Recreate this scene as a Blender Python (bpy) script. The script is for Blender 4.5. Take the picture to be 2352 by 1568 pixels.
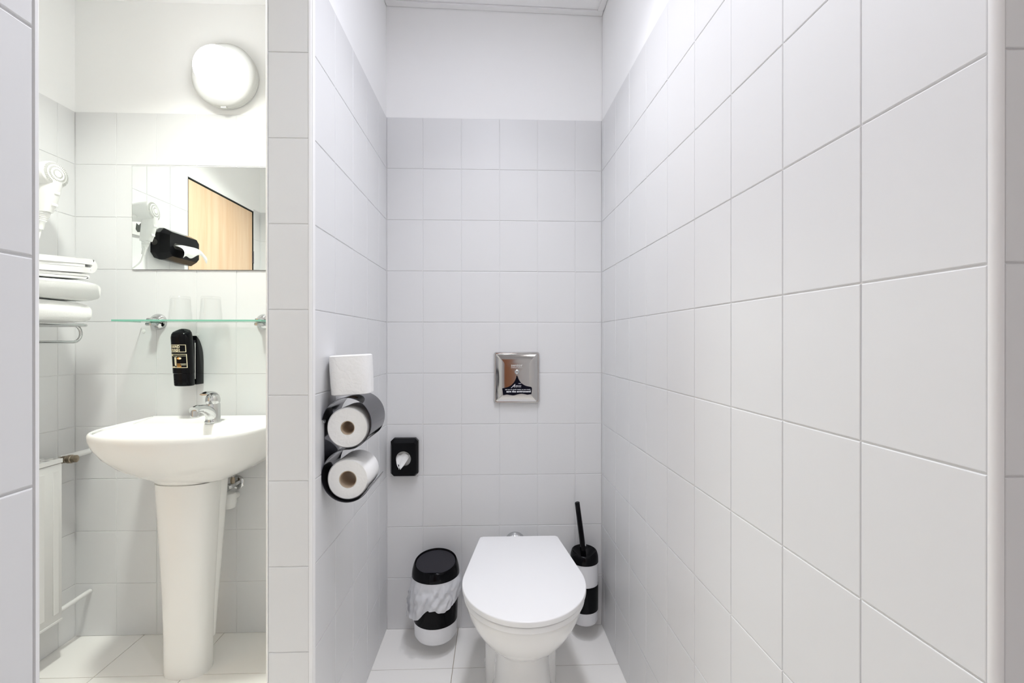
import bpy, bmesh, math, random
from mathutils import Vector, Matrix, noise
random.seed(7)
PI = math.pi
SC = bpy.context.scene
for o in list(bpy.data.objects):
    bpy.data.objects.remove(o, do_unlink=True)
C = SC.collection

# ------------------------------------------------------------------ camera, world, exposure
CAM_H = 1.1269
cam_d = bpy.data.cameras.new('camera')
cam_d.sensor_width = 36.0
cam_d.lens = 36.0 * 1046.41 / 2352.0
cam_d.clip_start = 0.02
cam = bpy.data.objects.new('camera', cam_d)
C.objects.link(cam)
cam.location = (0, 0, CAM_H)
cam.rotation_euler = (math.radians(90 - 0.0643), 0, math.radians(-2.0114))
SC.camera = cam
world = bpy.data.worlds.new('world'); SC.world = world
world.use_nodes = True
world.node_tree.nodes['Background'].inputs[0].default_value = (0.8, 0.85, 0.9, 1)
world.node_tree.nodes['Background'].inputs[1].default_value = 0.05
SC.view_settings.view_transform = 'Standard'
SC.view_settings.look = 'None'
SC.view_settings.gamma = 1.0
SC.view_settings.use_curve_mapping = False
SC.view_settings.exposure = 0.23
SC.cycles.max_bounces = 12
SC.cycles.diffuse_bounces = 7
SC.cycles.use_light_tree = False
SC.cycles.glossy_bounces = 5
SC.cycles.transparent_max_bounces = 16
SC.cycles.sample_clamp_indirect = 6.0
# lamps and added fills: colour and power (W for the downlights, emission strength for the wall globe)
LAMP_NEAR = ((0.89, 0.915, 1.0), 3.3)     # cubicle, at its entrance
FILL_DEEP = ((0.96, 0.96, 1.0), 2.2)     # added narrow fill over the toilet, lifts the low parts
FILL_MID = ((0.87, 0.89, 1.0), 3.9)     # added wide fill in mid cubicle, brightens the upper walls
FILL_WASH = ((0.965, 1.0, 0.92), 11.0)      # added fill on the washroom ceiling, evens out the globe's falloff
FILL_ENTRY = ((1.0, 0.975, 0.96), 2.6)      # added fill in the entry space behind the camera, lifts the lower back wall
WASH_LAMP = ((0.95, 0.98, 1.0), 5.3)      # globe on the washroom wall

# fitted places of the room's planes (metres, camera stands at x = y = 0)
YB = 1.7942            # back wall
XL = -0.4268           # cubicle left wall (partition face)
XPL = -0.5373          # partition face towards the washroom
YP = 1.0805            # partition end face
XWL = -1.6035          # washroom left wall
XFG = -0.4034          # wall at the camera's left
YFG = 0.4128
YRE = 0.4164
YE = 0.4089            # end face of the right wall
def xr(y): return 0.4204 - 0.0343 * (y - 1.77)
ZT = 2.0               # top of the tiling
T = 0.0020              # tile relief

# ------------------------------------------------------------------ materials
MATS = {}
def mat(name, col, rough=0.5, metal=0.0, spec=0.5, bump=None, var=None, coat=0.0, emis=None, sub=0.0, trans=0.0, anis=None):
    m = bpy.data.materials.new(name); m.use_nodes = True
    nt = m.node_tree; b = nt.nodes['Principled BSDF']
    b.inputs['Base Color'].default_value = (*col, 1)
    b.inputs['Roughness'].default_value = rough
    b.inputs['Metallic'].default_value = metal
    b.inputs['Specular IOR Level'].default_value = spec
    b.inputs['Coat Weight'].default_value = coat
    if sub:
        b.inputs['Subsurface Weight'].default_value = sub
        b.inputs['Subsurface Radius'].default_value = (0.02, 0.02, 0.02)
    if emis:
        b.inputs['Emission Color'].default_value = (*emis[0], 1)
        b.inputs['Emission Strength'].default_value = emis[1]
    tc = nt.nodes.new('ShaderNodeTexCoord')
    if var:      # (scale, amount): slow colour variation
        n = nt.nodes.new('ShaderNodeTexNoise'); n.inputs['Scale'].default_value = var[0]; n.inputs['Detail'].default_value = 1
        nt.links.new(tc.outputs['Object'], n.inputs['Vector'])
        mx = nt.nodes.new('ShaderNodeMix'); mx.data_type = 'RGBA'
        mx.inputs['A'].default_value = (*[c * (1 - var[1]) for c in col], 1)
        mx.inputs['B'].default_value = (*[min(1, c * (1 + var[1])) for c in col], 1)
        nt.links.new(n.outputs['Fac'], mx.inputs['Factor'])
        nt.links.new(mx.outputs['Result'], b.inputs['Base Color'])
    if bump:     # (scale, strength, distance)
        n = nt.nodes.new('ShaderNodeTexNoise'); n.inputs['Scale'].default_value = bump[0]; n.inputs['Detail'].default_value = 3
        nt.links.new(tc.outputs['Object'], n.inputs['Vector'])
        bp = nt.nodes.new('ShaderNodeBump'); bp.inputs['Strength'].default_value = bump[1]; bp.inputs['Distance'].default_value = bump[2]
        nt.links.new(n.outputs['Fac'], bp.inputs['Height'])
        nt.links.new(bp.outputs['Normal'], b.inputs['Normal'])
    MATS[name] = m
    return m
M_TILE = mat('wall_tile_paint', (0.742, 0.744, 0.75), 0.42, var=(3, 0.01))
M_GROUT = mat('wall_grout_paint', (0.79, 0.79, 0.795), 0.6)
M_PAINT = mat('white_wall_paint', (0.92, 0.92, 0.92), 0.8)
M_CEIL = mat('ceiling_white', (0.88, 0.875, 0.88), 0.8)
M_TRIM = mat('white_plastic_trim', (0.85, 0.845, 0.845), 0.35)
M_FLOOR = mat('floor_tile_beige', (0.90, 0.885, 0.855), 0.34, var=(4, 0.02))
M_FGROUT = mat('floor_grout', (0.42, 0.37, 0.31), 0.8)
M_CERAMIC = mat('white_ceramic', (0.86, 0.857, 0.845), 0.10)
M_SEAT = mat('white_seat_plastic', (0.85, 0.85, 0.855), 0.3)
M_BLACK = mat('black_gloss_plastic', (0.003, 0.003, 0.004), 0.14, spec=0.14)
M_BLACKM = mat('black_satin_plastic', (0.022, 0.021, 0.027), 0.45, spec=0.25)
M_FROST = mat('frosted_white_plastic', (0.84, 0.845, 0.87), 0.35, sub=0.0)
M_CHROME = mat('chrome', (0.60, 0.605, 0.61), 0.06, metal=1.0)
M_STEEL = mat('polished_steel', (0.56, 0.548, 0.54), 0.10, metal=1.0)
M_DARKST = mat('dark_polished_steel', (0.10, 0.10, 0.115), 0.08, metal=1.0)
M_WHITEP = mat('white_plastic', (0.82, 0.82, 0.81), 0.35)
M_RAD = mat('white_enamel', (0.80, 0.80, 0.79), 0.3)
M_DARK = mat('dark_opening', (0.03, 0.028, 0.025), 0.9)
M_BRASS = mat('aged_brass_valve', (0.30, 0.25, 0.19), 0.3, metal=0.9, var=(60, 0.4))
M_MIRROR = mat('mirror_silver', (0.93, 0.955, 0.94), 0.0, metal=1.0)
M_GEDGE = mat('green_glass_edge', (0.20, 0.50, 0.38), 0.15)
M_CARD = mat('brown_cardboard', (0.55, 0.44, 0.33), 0.8)
M_STICK = mat('navy_sticker', (0.003, 0.003, 0.010), 0.4, spec=0.12)
M_PRINTW = mat('white_print', (0.85, 0.85, 0.88), 0.5)
M_PRINTY = mat('cream_print', (0.85, 0.78, 0.55), 0.5)
M_PRINTO = mat('orange_print', (0.75, 0.36, 0.08), 0.5)
M_PRINTG = mat('grey_print', (0.62, 0.62, 0.60), 0.4)
M_EMBL = mat('dark_emblem_print', (0.06, 0.065, 0.06), 0.5)
M_DOORFR = mat('dark_door_frame', (0.03, 0.034, 0.034), 0.5, spec=0.2)
M_LAMPB = mat('lamp_base_white', (0.62, 0.62, 0.60), 0.5)
M_GLOBE = mat('lit_opal_globe', (0.9, 0.9, 0.88), 0.3, emis=WASH_LAMP)
M_DIFF = mat('downlight_diffuser', (0.9, 0.9, 0.9), 0.3)
M_GREEN = mat('dark_green_plastic', (0.012, 0.03, 0.018), 0.25)

def paper_mat(name, col, sc, st, rough=0.9, dist=0.003):
    m = mat(name, col, rough, spec=0.2)
    nt = m.node_tree; b = nt.nodes['Principled BSDF']; tc = nt.nodes.new('ShaderNodeTexCoord')
    v = nt.nodes.new('ShaderNodeTexNoise'); v.inputs['Scale'].default_value = sc; v.inputs['Detail'].default_value = 6; v.inputs['Distortion'].default_value = 1.2
    bp = nt.nodes.new('ShaderNodeBump'); bp.inputs['Strength'].default_value = st; bp.inputs['Distance'].default_value = dist
    nt.links.new(tc.outputs['Object'], v.inputs['Vector']); nt.links.new(v.outputs['Fac'], bp.inputs['Height']); nt.links.new(bp.outputs['Normal'], b.inputs['Normal'])
    return m
M_PAPER = paper_mat('toilet_paper', (0.86, 0.855, 0.845), 55, 0.5)
M_TOWEL = paper_mat('terry_towel', (0.90, 0.90, 0.89), 600, 0.6, dist=0.0025)
M_TISSUE = paper_mat('tissue', (0.86, 0.86, 0.85), 60, 0.3)

def bag_mat():
    m = bpy.data.materials.new('white_plastic_bag'); m.use_nodes = True
    nt = m.node_tree; out = nt.nodes['Material Output']; b = nt.nodes['Principled BSDF']
    b.inputs['Base Color'].default_value = (0.88, 0.885, 0.91, 1); b.inputs['Roughness'].default_value = 0.3
    tr = nt.nodes.new('ShaderNodeBsdfTranslucent'); tr.inputs['Color'].default_value = (0.8, 0.81, 0.85, 1)
    tp = nt.nodes.new('ShaderNodeBsdfTransparent')
    m1 = nt.nodes.new('ShaderNodeMixShader'); m1.inputs[0].default_value = 0.3
    m2 = nt.nodes.new('ShaderNodeMixShader'); m2.inputs[0].default_value = 0.03
    nt.links.new(b.outputs[0], m1.inputs[1]); nt.links.new(tr.outputs[0], m1.inputs[2])
    nt.links.new(m1.outputs[0], m2.inputs[1]); nt.links.new(tp.outputs[0], m2.inputs[2])
    nt.links.new(m2.outputs[0], out.inputs[0])
    return m
M_BAG = bag_mat()

def glass_mat(name, tint, lo, hi):
    m = bpy.data.materials.new(name); m.use_nodes = True
    nt = m.node_tree; out = nt.nodes['Material Output']; nt.nodes.remove(nt.nodes['Principled BSDF'])
    tp = nt.nodes.new('ShaderNodeBsdfTransparent'); tp.inputs[0].default_value = (*tint, 1)
    gl = nt.nodes.new('ShaderNodeBsdfGlossy'); gl.inputs['Roughness'].default_value = 0.03
    lw = nt.nodes.new('ShaderNodeLayerWeight'); lw.inputs[0].default_value = 0.35
    mr = nt.nodes.new('ShaderNodeMapRange'); mr.inputs['To Min'].default_value = lo; mr.inputs['To Max'].default_value = hi
    mx = nt.nodes.new('ShaderNodeMixShader')
    nt.links.new(lw.outputs['Facing'], mr.inputs['Value']); nt.links.new(mr.outputs[0], mx.inputs[0])
    nt.links.new(tp.outputs[0], mx.inputs[1]); nt.links.new(gl.outputs[0], mx.inputs[2]); nt.links.new(mx.outputs[0], out.inputs[0])
    return m
M_GLASS = glass_mat('clear_glass', (0.993, 0.995, 0.994), 0.004, 0.22)
M_SHELF = glass_mat('shelf_glass', (0.93, 0.98, 0.96), 0.03, 0.45)

def wood_mat(name, c1, c2):
    m = mat(name, c1, 0.4)
    nt = m.node_tree; b = nt.nodes['Principled BSDF']; tc = nt.nodes.new('ShaderNodeTexCoord')
    mp = nt.nodes.new('ShaderNodeMapping'); mp.inputs['Scale'].default_value = (7, 7, 0.35)
    n = nt.nodes.new('ShaderNodeTexNoise'); n.inputs['Scale'].default_value = 2.2; n.inputs['Detail'].default_value = 9; n.inputs['Roughness'].default_value = 0.6
    mp2 = nt.nodes.new('ShaderNodeMapping'); mp2.inputs['Scale'].default_value = (160, 160, 5)
    n2 = nt.nodes.new('ShaderNodeTexNoise'); n2.inputs['Scale'].default_value = 1.5; n2.inputs['Detail'].default_value = 2
    ad = nt.nodes.new('ShaderNodeMath'); ad.operation = 'MULTIPLY_ADD'; ad.inputs[1].default_value = 0.25
    r = nt.nodes.new('ShaderNodeValToRGB')
    r.color_ramp.elements[0].position = 0.40; r.color_ramp.elements[0].color = (*c2, 1)
    r.color_ramp.elements[1].position = 0.72; r.color_ramp.elements[1].color = (*c1, 1)
    L = nt.links.new
    L(tc.outputs['Object'], mp.inputs[0]); L(mp.outputs[0], n.inputs['Vector'])
    L(tc.outputs['Object'], mp2.inputs[0]); L(mp2.outputs[0], n2.inputs['Vector'])
    L(n2.outputs['Fac'], ad.inputs[0]); L(n.outputs['Fac'], ad.inputs[2]); L(ad.outputs[0], r.inputs[0]); L(r.outputs[0], b.inputs['Base Color'])
    return m
M_BEECH = wood_mat('beech_veneer', (0.80, 0.60, 0.42), (0.70, 0.45, 0.26))
M_REDWOOD = wood_mat('reddish_door_veneer', (0.50, 0.20, 0.08), (0.36, 0.12, 0.045))

# ------------------------------------------------------------------ builders
ORI = {}
def link(o): C.objects.link(o); return o
def props(o, label=None, cat=None, group=None, kind=None):
    if label: o['label'] = label
    if cat: o['category'] = cat
    if group: o['group'] = group
    if kind: o['kind'] = kind
    return o
def thing(name, label, cat, loc, group=None, kind=None):
    o = link(bpy.data.objects.new(name, None)); o.empty_display_size = 0.03
    o.location = loc; ORI[o.name] = Vector(loc)
    return props(o, label, cat, group, kind)

class MB:
    """collects geometry in world coordinates; becomes one mesh"""
    def __init__(s): s.v = []; s.f = []; s.mi = []; s.cur = 0
    def add(s, vs, fs):
        k = len(s.v); s.v += [tuple(p) for p in vs]; s.f += [tuple(i + k for i in f) for f in fs]; s.mi += [s.cur] * len(fs); return s
    def box(s, a, b):
        (x0, y0, z0), (x1, y1, z1) = a, b
        vs = [(x0,y0,z0),(x1,y0,z0),(x1,y1,z0),(x0,y1,z0),(x0,y0,z1),(x1,y0,z1),(x1,y1,z1),(x0,y1,z1)]
        return s.add(vs, [(0,3,2,1),(4,5,6,7),(0,1,5,4),(1,2,6,5),(2,3,7,6),(3,0,4,7)])
    def prism(s, poly, z0, z1):
        n = len(poly)
        vs = [(x, y, z0) for x, y in poly] + [(x, y, z1) for x, y in poly]
        return s.add(vs, [tuple(range(n-1, -1, -1)), tuple(range(n, 2*n))] + [(i, (i+1) % n, n+(i+1) % n, n+i) for i in range(n)])
    def prism_axis(s, poly, a0, a1, axis):
        """poly in the two other axes; extruded along axis (0 x: poly=(y,z); 1 y: poly=(x,z))"""
        n = len(poly)
        mk = (lambda p, a: (a, p[0], p[1])) if axis == 0 else (lambda p, a: (p[0], a, p[1]))
        vs = [mk(p, a0) for p in poly] + [mk(p, a1) for p in poly]
        return s.add(vs, [tuple(range(n-1, -1, -1)), tuple(range(n, 2*n))] + [(i, (i+1) % n, n+(i+1) % n, n+i) for i in range(n)])
    def loft(s, rings, cap0=True, cap1=True, close=False):
        n = len(rings[0]); m = len(rings); vs = [p for r in rings for p in r]; fs = []
        for j in range(m - 1 + (1 if close else 0)):
            j2 = (j + 1) % m
            for i in range(n):
                i2 = (i + 1) % n
                fs.append((j*n+i, j*n+i2, j2*n+i2, j2*n+i))
        if cap0: fs.append(tuple(range(n-1, -1, -1)))
        if cap1: fs.append(tuple(range((m-1)*n, m*n)))
        return s.add(vs, fs)
    def lathe(s, prof, c, axis=(0,0,1), n=32, cap=True):
        """prof: list of (radius, height along axis) from c"""
        ax = Vector(axis).normalized(); u = ax.orthogonal().normalized(); w = ax.cross(u); c = Vector(c)
        rings = [[c + ax*h + (u*math.cos(2*PI*i/n) + w*math.sin(2*PI*i/n))*r for i in range(n)] for r, h in prof]
        return s.loft(rings, cap, cap)
    def tube(s, path, rad, n=12, cap=True):
        P = [Vector(p) for p in path]; rings = []
        R = rad if isinstance(rad, (list, tuple)) else [rad] * len(P)
        t0 = (P[1]-P[0]).normalized(); u = t0.orthogonal().normalized()
        for i, p in enumerate(P):
            t = (P[min(i+1, len(P)-1)] - P[max(i-1, 0)]).normalized()
            u = (u - t*u.dot(t)).normalized(); w = t.cross(u)
            rings.append([p + (u*math.cos(2*PI*k/n) + w*math.sin(2*PI*k/n))*R[i] for k in range(n)])
        return s.loft(rings, cap, cap)
    def strip(s, path, off, thick, axis_vec):
        """sheet: path points swept by axis_vec, with thickness along the 2D normal given per point"""
        n = len(path); a = Vector(axis_vec)
        A = [Vector(p) for p in path]; B = [Vector(p) + Vector(o)*thick for p, o in zip(path, off)]
        vs = A + B + [p + a for p in A] + [p + a for p in B]; fs = []
        for i in range(n-1):
            fs += [(i, i+1, n+i+1, n+i)[::-1], (2*n+i, 2*n+i+1, 3*n+i+1, 3*n+i), (i, i+1, 2*n+i+1, 2*n+i), (n+i, n+i+1, 3*n+i+1, 3*n+i)[::-1]]
        fs += [(0, n, 3*n, 2*n), (n-1, 2*n-1, 4*n-1, 3*n-1)[::-1]]
        return s.add(vs, fs)
    def build(s, name, mats, parent=None, smooth=40, bevel=None, loc=None, tag=None):
        me = bpy.data.meshes.new(name)
        o0 = ORI[parent.name] if parent is not None else Vector(loc or (0,0,0))
        me.from_pydata([tuple(Vector(p) - o0) for p in s.v], [], s.f)
        bm = bmesh.new(); bm.from_mesh(me)
        bmesh.ops.recalc_face_normals(bm, faces=bm.faces)
        for fc, i in zip(bm.faces, s.mi): fc.material_index = i
        if bevel:
            bmesh.ops.bevel(bm, geom=[e for e in bm.edges if len(e.link_faces) == 2 and e.calc_face_angle(0) > 0.5], offset=bevel[0], segments=bevel[1], affect='EDGES', profile=0.5, clamp_overlap=True)
        bm.to_mesh(me); bm.free()
        for m in (mats if isinstance(mats, (list, tuple)) else [mats]): me.materials.append(m)
        if smooth:
            me.polygons.foreach_set('use_smooth', [True]*len(me.polygons)); me.set_sharp_from_angle(angle=math.radians(smooth))
        o = link(bpy.data.objects.new(name, me)); ORI[o.name] = o0
        if parent is not None: o.parent = parent
        else: o.location = o0
        if tag: props(o, *tag)
        return o

def arc(c, r, a0, a1, n):
    return [(c[0] + r*math.cos(math.radians(a0 + (a1-a0)*i/n)), c[1] + r*math.sin(math.radians(a0 + (a1-a0)*i/n))) for i in range(n+1)]
def rrect(x0, x1, y0, y1, r, n=5):
    return arc((x1-r, y1-r), r, 0, 90, n) + arc((x0+r, y1-r), r, 90, 180, n) + arc((x0+r, y0+r), r, 180, 270, n) + arc((x1-r, y0+r), r, 270, 360, n)
def offset_poly(P, d):
    n = len(P); out = []
    A = sum(P[i][0]*P[(i+1) % n][1] - P[(i+1) % n][0]*P[i][1] for i in range(n)); sg = 1 if A > 0 else -1
    for i in range(n):
        a, b = P[i-1], P[(i+1) % n]; tx, ty = b[0]-a[0], b[1]-a[1]; L = math.hypot(tx, ty) or 1
        out.append((P[i][0] + sg*ty/L*d, P[i][1] - sg*tx/L*d))
    return out
def hull(pts):
    pts = sorted(set((round(x, 6), round(y, 6)) for x, y in pts))
    def half(ps):
        h = []
        for p in ps:
            while len(h) >= 2 and (h[-1][0]-h[-2][0])*(p[1]-h[-2][1]) - (h[-1][1]-h[-2][1])*(p[0]-h[-2][0]) <= 0: h.pop()
            h.append(p)
        return h[:-1]
    return half(pts) + half(pts[::-1])
def resample(P, n):
    P = P + [P[0]]; L = [0]
    for a, b in zip(P, P[1:]): L.append(L[-1] + math.dist(a, b))
    out = []; j = 0
    for i in range(n):
        t = L[-1]*i/n
        while L[j+1] < t: j += 1
        k = (t-L[j])/((L[j+1]-L[j]) or 1)
        out.append((P[j][0] + (P[j+1][0]-P[j][0])*k, P[j][1] + (P[j+1][1]-P[j][1])*k))
    return out
def spline(P, n, closed=True):
    m = len(P); out = []
    for i in range(m if closed else m-1):
        g = (lambda k: P[k % m]) if closed else (lambda k: P[max(0, min(m-1, k))])
        p0, p1, p2, p3 = g(i-1), g(i), g(i+1), g(i+2)
        for k in range(n):
            t = k/n
            out.append(tuple(0.5*((2*b) + (-a+c)*t + (2*a-5*b+4*c-d)*t*t + (-a+3*b-3*c+d)*t**3) for a, b, c, d in zip(p0, p1, p2, p3)))
    if not closed: out.append(tuple(P[-1]))
    return out
def slab_rings(P, z0, z1, r, n=4):
    rings = []
    for i in range(n+1):
        a = math.radians(90*i/n); rings.append([(x, y, z0 + r*(1-math.sin(a))) for x, y in offset_poly(P, -r*(1-math.cos(a)))])
    rings = rings[::-1]
    up = []
    for i in range(n+1):
        a = math.radians(90*i/n); up.append([(x, y, z1 - r*(1-math.sin(a))) for x, y in offset_poly(P, -r*(1-math.cos(a)))])
    # bottom: from inset at z0 to full, then full to inset at z1
    bottom = [[(x, y, z0 + r*(1-math.cos(math.radians(90*i/n)))) for x, y in offset_poly(P, -r*(1-math.sin(math.radians(90*i/n))))] for i in range(n+1)]
    top = [[(x, y, z1 - r*(1-math.cos(math.radians(90*(n-i)/n)))) for x, y in offset_poly(P, -r*(1-math.sin(math.radians(90*(n-i)/n))))] for i in range(n+1)]
    return bottom + top
def text_mb(txt, size, x, z, yfun, depth=0.0003, align='LEFT', shear=0.0, bold=0.0, sx=1.0):
    """lettering standing in an x-z plane and facing -y; yfun(x, z) gives the surface"""
    cu = bpy.data.curves.new('lettering', 'FONT'); cu.body = txt; cu.size = size; cu.align_x = align; cu.shear = shear; cu.offset = bold; cu.resolution_u = 3
    ob = link(bpy.data.objects.new('lettering', cu)); bpy.context.view_layer.update()
    me = bpy.data.meshes.new_from_object(ob.evaluated_get(bpy.context.evaluated_depsgraph_get()))
    mb = MB(); vs = [(x + v.co.x*sx, yfun(x + v.co.x*sx, z + v.co.y) - depth, z + v.co.y) for v in me.vertices]
    mb.add(vs, [tuple(p.vertices) for p in me.polygons])
    bpy.data.objects.remove(ob, do_unlink=True); bpy.data.curves.remove(cu); bpy.data.meshes.remove(me)
    return mb

# ------------------------------------------------------------------ the room
def wall(name, poly, label, z0=0.0, z1=2.5, split=True):
    mb = MB()
    mb.cur = 0
    if split:
        mb.prism(poly, z0, ZT); mb.cur = 1; mb.prism(poly, ZT, z1)
    else:
        mb.cur = 1; mb.prism(poly, z0, z1)
    return mb.build(name, [M_GROUT, M_PAINT], smooth=None, tag=(label, 'wall', None, 'structure'))
TILE_ME = {}
def tile_mesh(w, h, t, b, m):
    key = (round(w, 4), round(h, 4), t, m.name)
    if key not in TILE_ME:
        me = bpy.data.meshes.new('tile')
        vs = [(0,0,0),(w,0,0),(w,0,h),(0,0,h)]
        vs += [(0,t-b*.8,0),(w,t-b*.8,0),(w,t-b*.8,h),(0,t-b*.8,h)]
        vs += [(b*.35,t-b*.25,b*.35),(w-b*.35,t-b*.25,b*.35),(w-b*.35,t-b*.25,h-b*.35),(b*.35,t-b*.25,h-b*.35)]
        vs += [(b,t,b),(w-b,t,b),(w-b,t,h-b),(b,t,h-b)]
        fs = []
        for k in (0, 4, 8):
            fs += [(k+i, k+(i+1) % 4, k+4+(i+1) % 4, k+4+i) for i in range(4)]
        fs.append((12, 13, 14, 15))
        me.from_pydata(vs, [], fs); me.update()
        bm = bmesh.new(); bm.from_mesh(me); bmesh.ops.recalc_face_normals(bm, faces=bm.faces)
        if sum(f.normal.y for f in bm.faces if abs(f.normal.y) > .9) < 0: bmesh.ops.reverse_faces(bm, faces=bm.faces)
        bm.to_mesh(me); bm.free()
        me.materials.append(m); TILE_ME[key] = me
    return TILE_ME[key]
GAP = 0.0021
def tile_wall(parent, A, B, cuts, rows=None, skip=None):
    """tiles on the face from A to B (x, y); the face looks to the left of A->B. cuts: distances from A"""
    A = Vector((A[0], A[1], 0)); B = Vector((B[0], B[1], 0)); u = (B-A).normalized(); n = Vector((-u.y, u.x, 0))
    ang = math.atan2(u.y, u.x); rows = rows or [0.2*i for i in range(11)]
    for i in range(len(cuts)-1):
        for j in range(len(rows)-1):
            c0, c1, z0, z1 = cuts[i], cuts[i+1], rows[j], rows[j+1]
            if c1-c0 < 0.006 or z1-z0 < 0.006: continue
            if skip and skip(c0, c1, z0, z1): continue
            o = link(bpy.data.objects.new('tile', tile_mesh(c1-c0-GAP, z1-z0-GAP, T, 0.0013, M_TILE)))
            p = A + u*(c0+GAP/2) - n*(T + random.uniform(0, 0.0002)); o.location = (p.x, p.y, z0+GAP/2)
            o.rotation_euler = (random.uniform(-.0005, .0005), 0, ang + random.uniform(-.0005, .0005)); o.parent = parent
def cuts_from(total, first, pitch=0.15):
    c = [0.0]; d = first
    while d < total - 0.004:
        if d > 0.004: c.append(d)
        d += pitch
    return c + [total]

# back wall (cubicle and washroom share it)
w = wall('wall_back', [(-1.75, YB+T), (0.62, YB+T), (0.62, 1.95), (-1.75, 1.95)], 'light grey tiled back wall behind toilet and washbasin, white above')
xc = xr(YB)
tile_wall(w, (xc, YB), (XL, YB), sorted(set([0.0] + [xc - x for x in (0.3136, 0.1636, 0.0136, -0.1364, -0.2864)] + [xc-XL])))
tile_wall(w, (XPL, YB), (XWL, YB), [0.0] + [XPL - x for x in (-0.5509, -0.7009, -0.8509, -1.0009, -1.1509, -1.3009, -1.4509)] + [XPL-XWL])
# right wall with its end face
dx = 0.0343; A = Vector((xr(YRE), YRE)); B = Vector((xr(YB), YB)); nrm = Vector(((B-A).y, -(B-A).x)).normalized()
a2 = A + nrm*T; b2 = B + nrm*T
w = wall('wall_right', [(a2.x, YRE), (A.x+0.0075, YRE), (A.x+0.0075, YE+T), (1.42, YE+T), (1.42, 1.79), (b2.x, YB)], 'long light grey tiled wall beside the toilet, white above the tiling')
tot = (B-A).length
tile_wall(w, (A.x, A.y+0.0), (B.x, B.y), [0.0] + [0.2617+0.15*k - YRE for k in range(2, 11)] + [tot])
tile_wall(w, (1.26, YE), (A.x+0.0075, YE), cuts_from(1.26-A.x-0.0075, (1.26-A.x-0.0075) % 0.15))
# partition between cubicle and washroom, with the head above the opening
w = wall('wall_partition', [(XPL+T, YP+T), (XL-T, YP+T), (XL-T, YB+T), (XPL+T, YB+T)], 'tiled partition wall between washbasin and toilet, seen end on')
tile_wall(w, (XL, YB), (XL, YP+0.010), [0.0] + [YB - y for y in (1.6772, 1.5272, 1.3772, 1.2272)] + [YB-YP-0.010])
tile_wall(w, (XL-0.010, YP), (XPL+0.006, YP), [0.0, XL-XPL-0.016])
tile_wall(w, (XPL, YP+0.006), (XPL, YB), cuts_from(YB-YP-0.006, 0.144))
w = wall('wall_lintel', [(XPL+T, YFG), (XL-T, YFG), (XL-T, YP+T), (XPL+T, YP+T)], 'white wall head above the opening to the washroom', 2.06, 2.5, split=False)
# washroom left wall with the door opening
DY0, DY1, DZ = 0.50, 1.145, 1.985
mb = MB()
for y0, y1, z0 in ((0.35, DY0, 0), (DY1, 1.95, 0)):
    mb.cur = 0; mb.box((-1.72, y0, 0), (XWL-T, y1, ZT)); mb.cur = 1; mb.box((-1.72, y0, ZT), (XWL-T, y1, 2.5))
mb.cur = 1; mb.box((-1.72, DY0, DZ), (XWL-T, DY1, 2.5))
w = mb.build('wall_left', [M_GROUT, M_PAINT], smooth=None, tag=('light grey tiled washroom wall carrying hair dryer, towels and radiator', 'wall', None, 'structure'))
tile_wall(w, (XWL, YB), (XWL, DY1), [0.0] + [YB - (1.7256-0.15*k) for k in range(4)] + [YB-DY1])
tile_wall(w, (XWL, DY0), (XWL, 0.425), [0.0, DY0-0.425])
# block at the camera's left: its long face and its face towards the washroom
w = wall('wall_front', [(-1.72, -1.3), (XFG-T, -1.3), (XFG-T, YFG+0.006), (-1.72, YFG+0.006)], 'light grey tiled wall cut off by the left edge of the photo')
tile_wall(w, (XFG, YFG), (XFG, -1.10), cuts_from(YFG+1.10, 0.15))
tile_wall(w, (XWL, YFG+0.006+T), (XFG-0.012, YFG+0.006+T), cuts_from(XFG-XWL-0.012, 0.15))
# the entry space behind the camera
wall('wall_rear', [(XFG, -1.3), (1.42, -1.3), (1.42, -1.15), (XFG, -1.15)], 'plain white wall behind the camera', split=False)
wall('wall_side', [(1.26, -1.15), (1.42, -1.15), (1.42, YE+T), (1.26, YE+T)], 'plain white side wall of the entry space', split=False)

# floor
mb = MB(); mb.box((-1.75, -1.3, -0.08), (1.45, 1.95, -0.0022))
fl = mb.build('floor', M_FGROUT, smooth=None, tag=('beige square floor tiles with thin dark joints', 'floor', None, 'structure'))
for i in range(-5, 5):
    for j in range(-9, 1):
        o = link(bpy.data.objects.new('tile', tile_mesh(0.3-0.0024, 0.3-0.0024, 0.0022, 0.0008, M_FLOOR)))
        o.rotation_euler = (PI/2, 0, 0); o.location = (-0.149+0.3*i+0.0012, 1.575+0.3*j+0.3-0.0012, -0.0022); o.parent = fl
# ceilings
mb = MB(); zc = lambda x: 2.4235 - 0.0225*x
x0, x1 = -0.48, 1.42
vs = [(x, y, zc(x)+d) for d in (0.006, 0.10) for x, y in ((x0, -1.3), (x1, -1.3), (x1, 1.81), (x0, 1.81))]
mb.add(vs, [(0,3,2,1),(4,5,6,7),(0,1,5,4),(1,2,6,5),(2,3,7,6),(3,0,4,7)])
mb.build('ceiling', M_CEIL, smooth=None, tag=('white suspended ceiling above the toilet', 'ceiling', None, 'structure'))
mb = MB(); mb.box((-1.75, 0.35, 2.426), (-0.48, 1.95, 2.52))
mb.build('ceiling_washroom', M_CEIL, smooth=None, tag=('white ceiling above the washbasin', 'ceiling', None, 'structure'))
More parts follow.
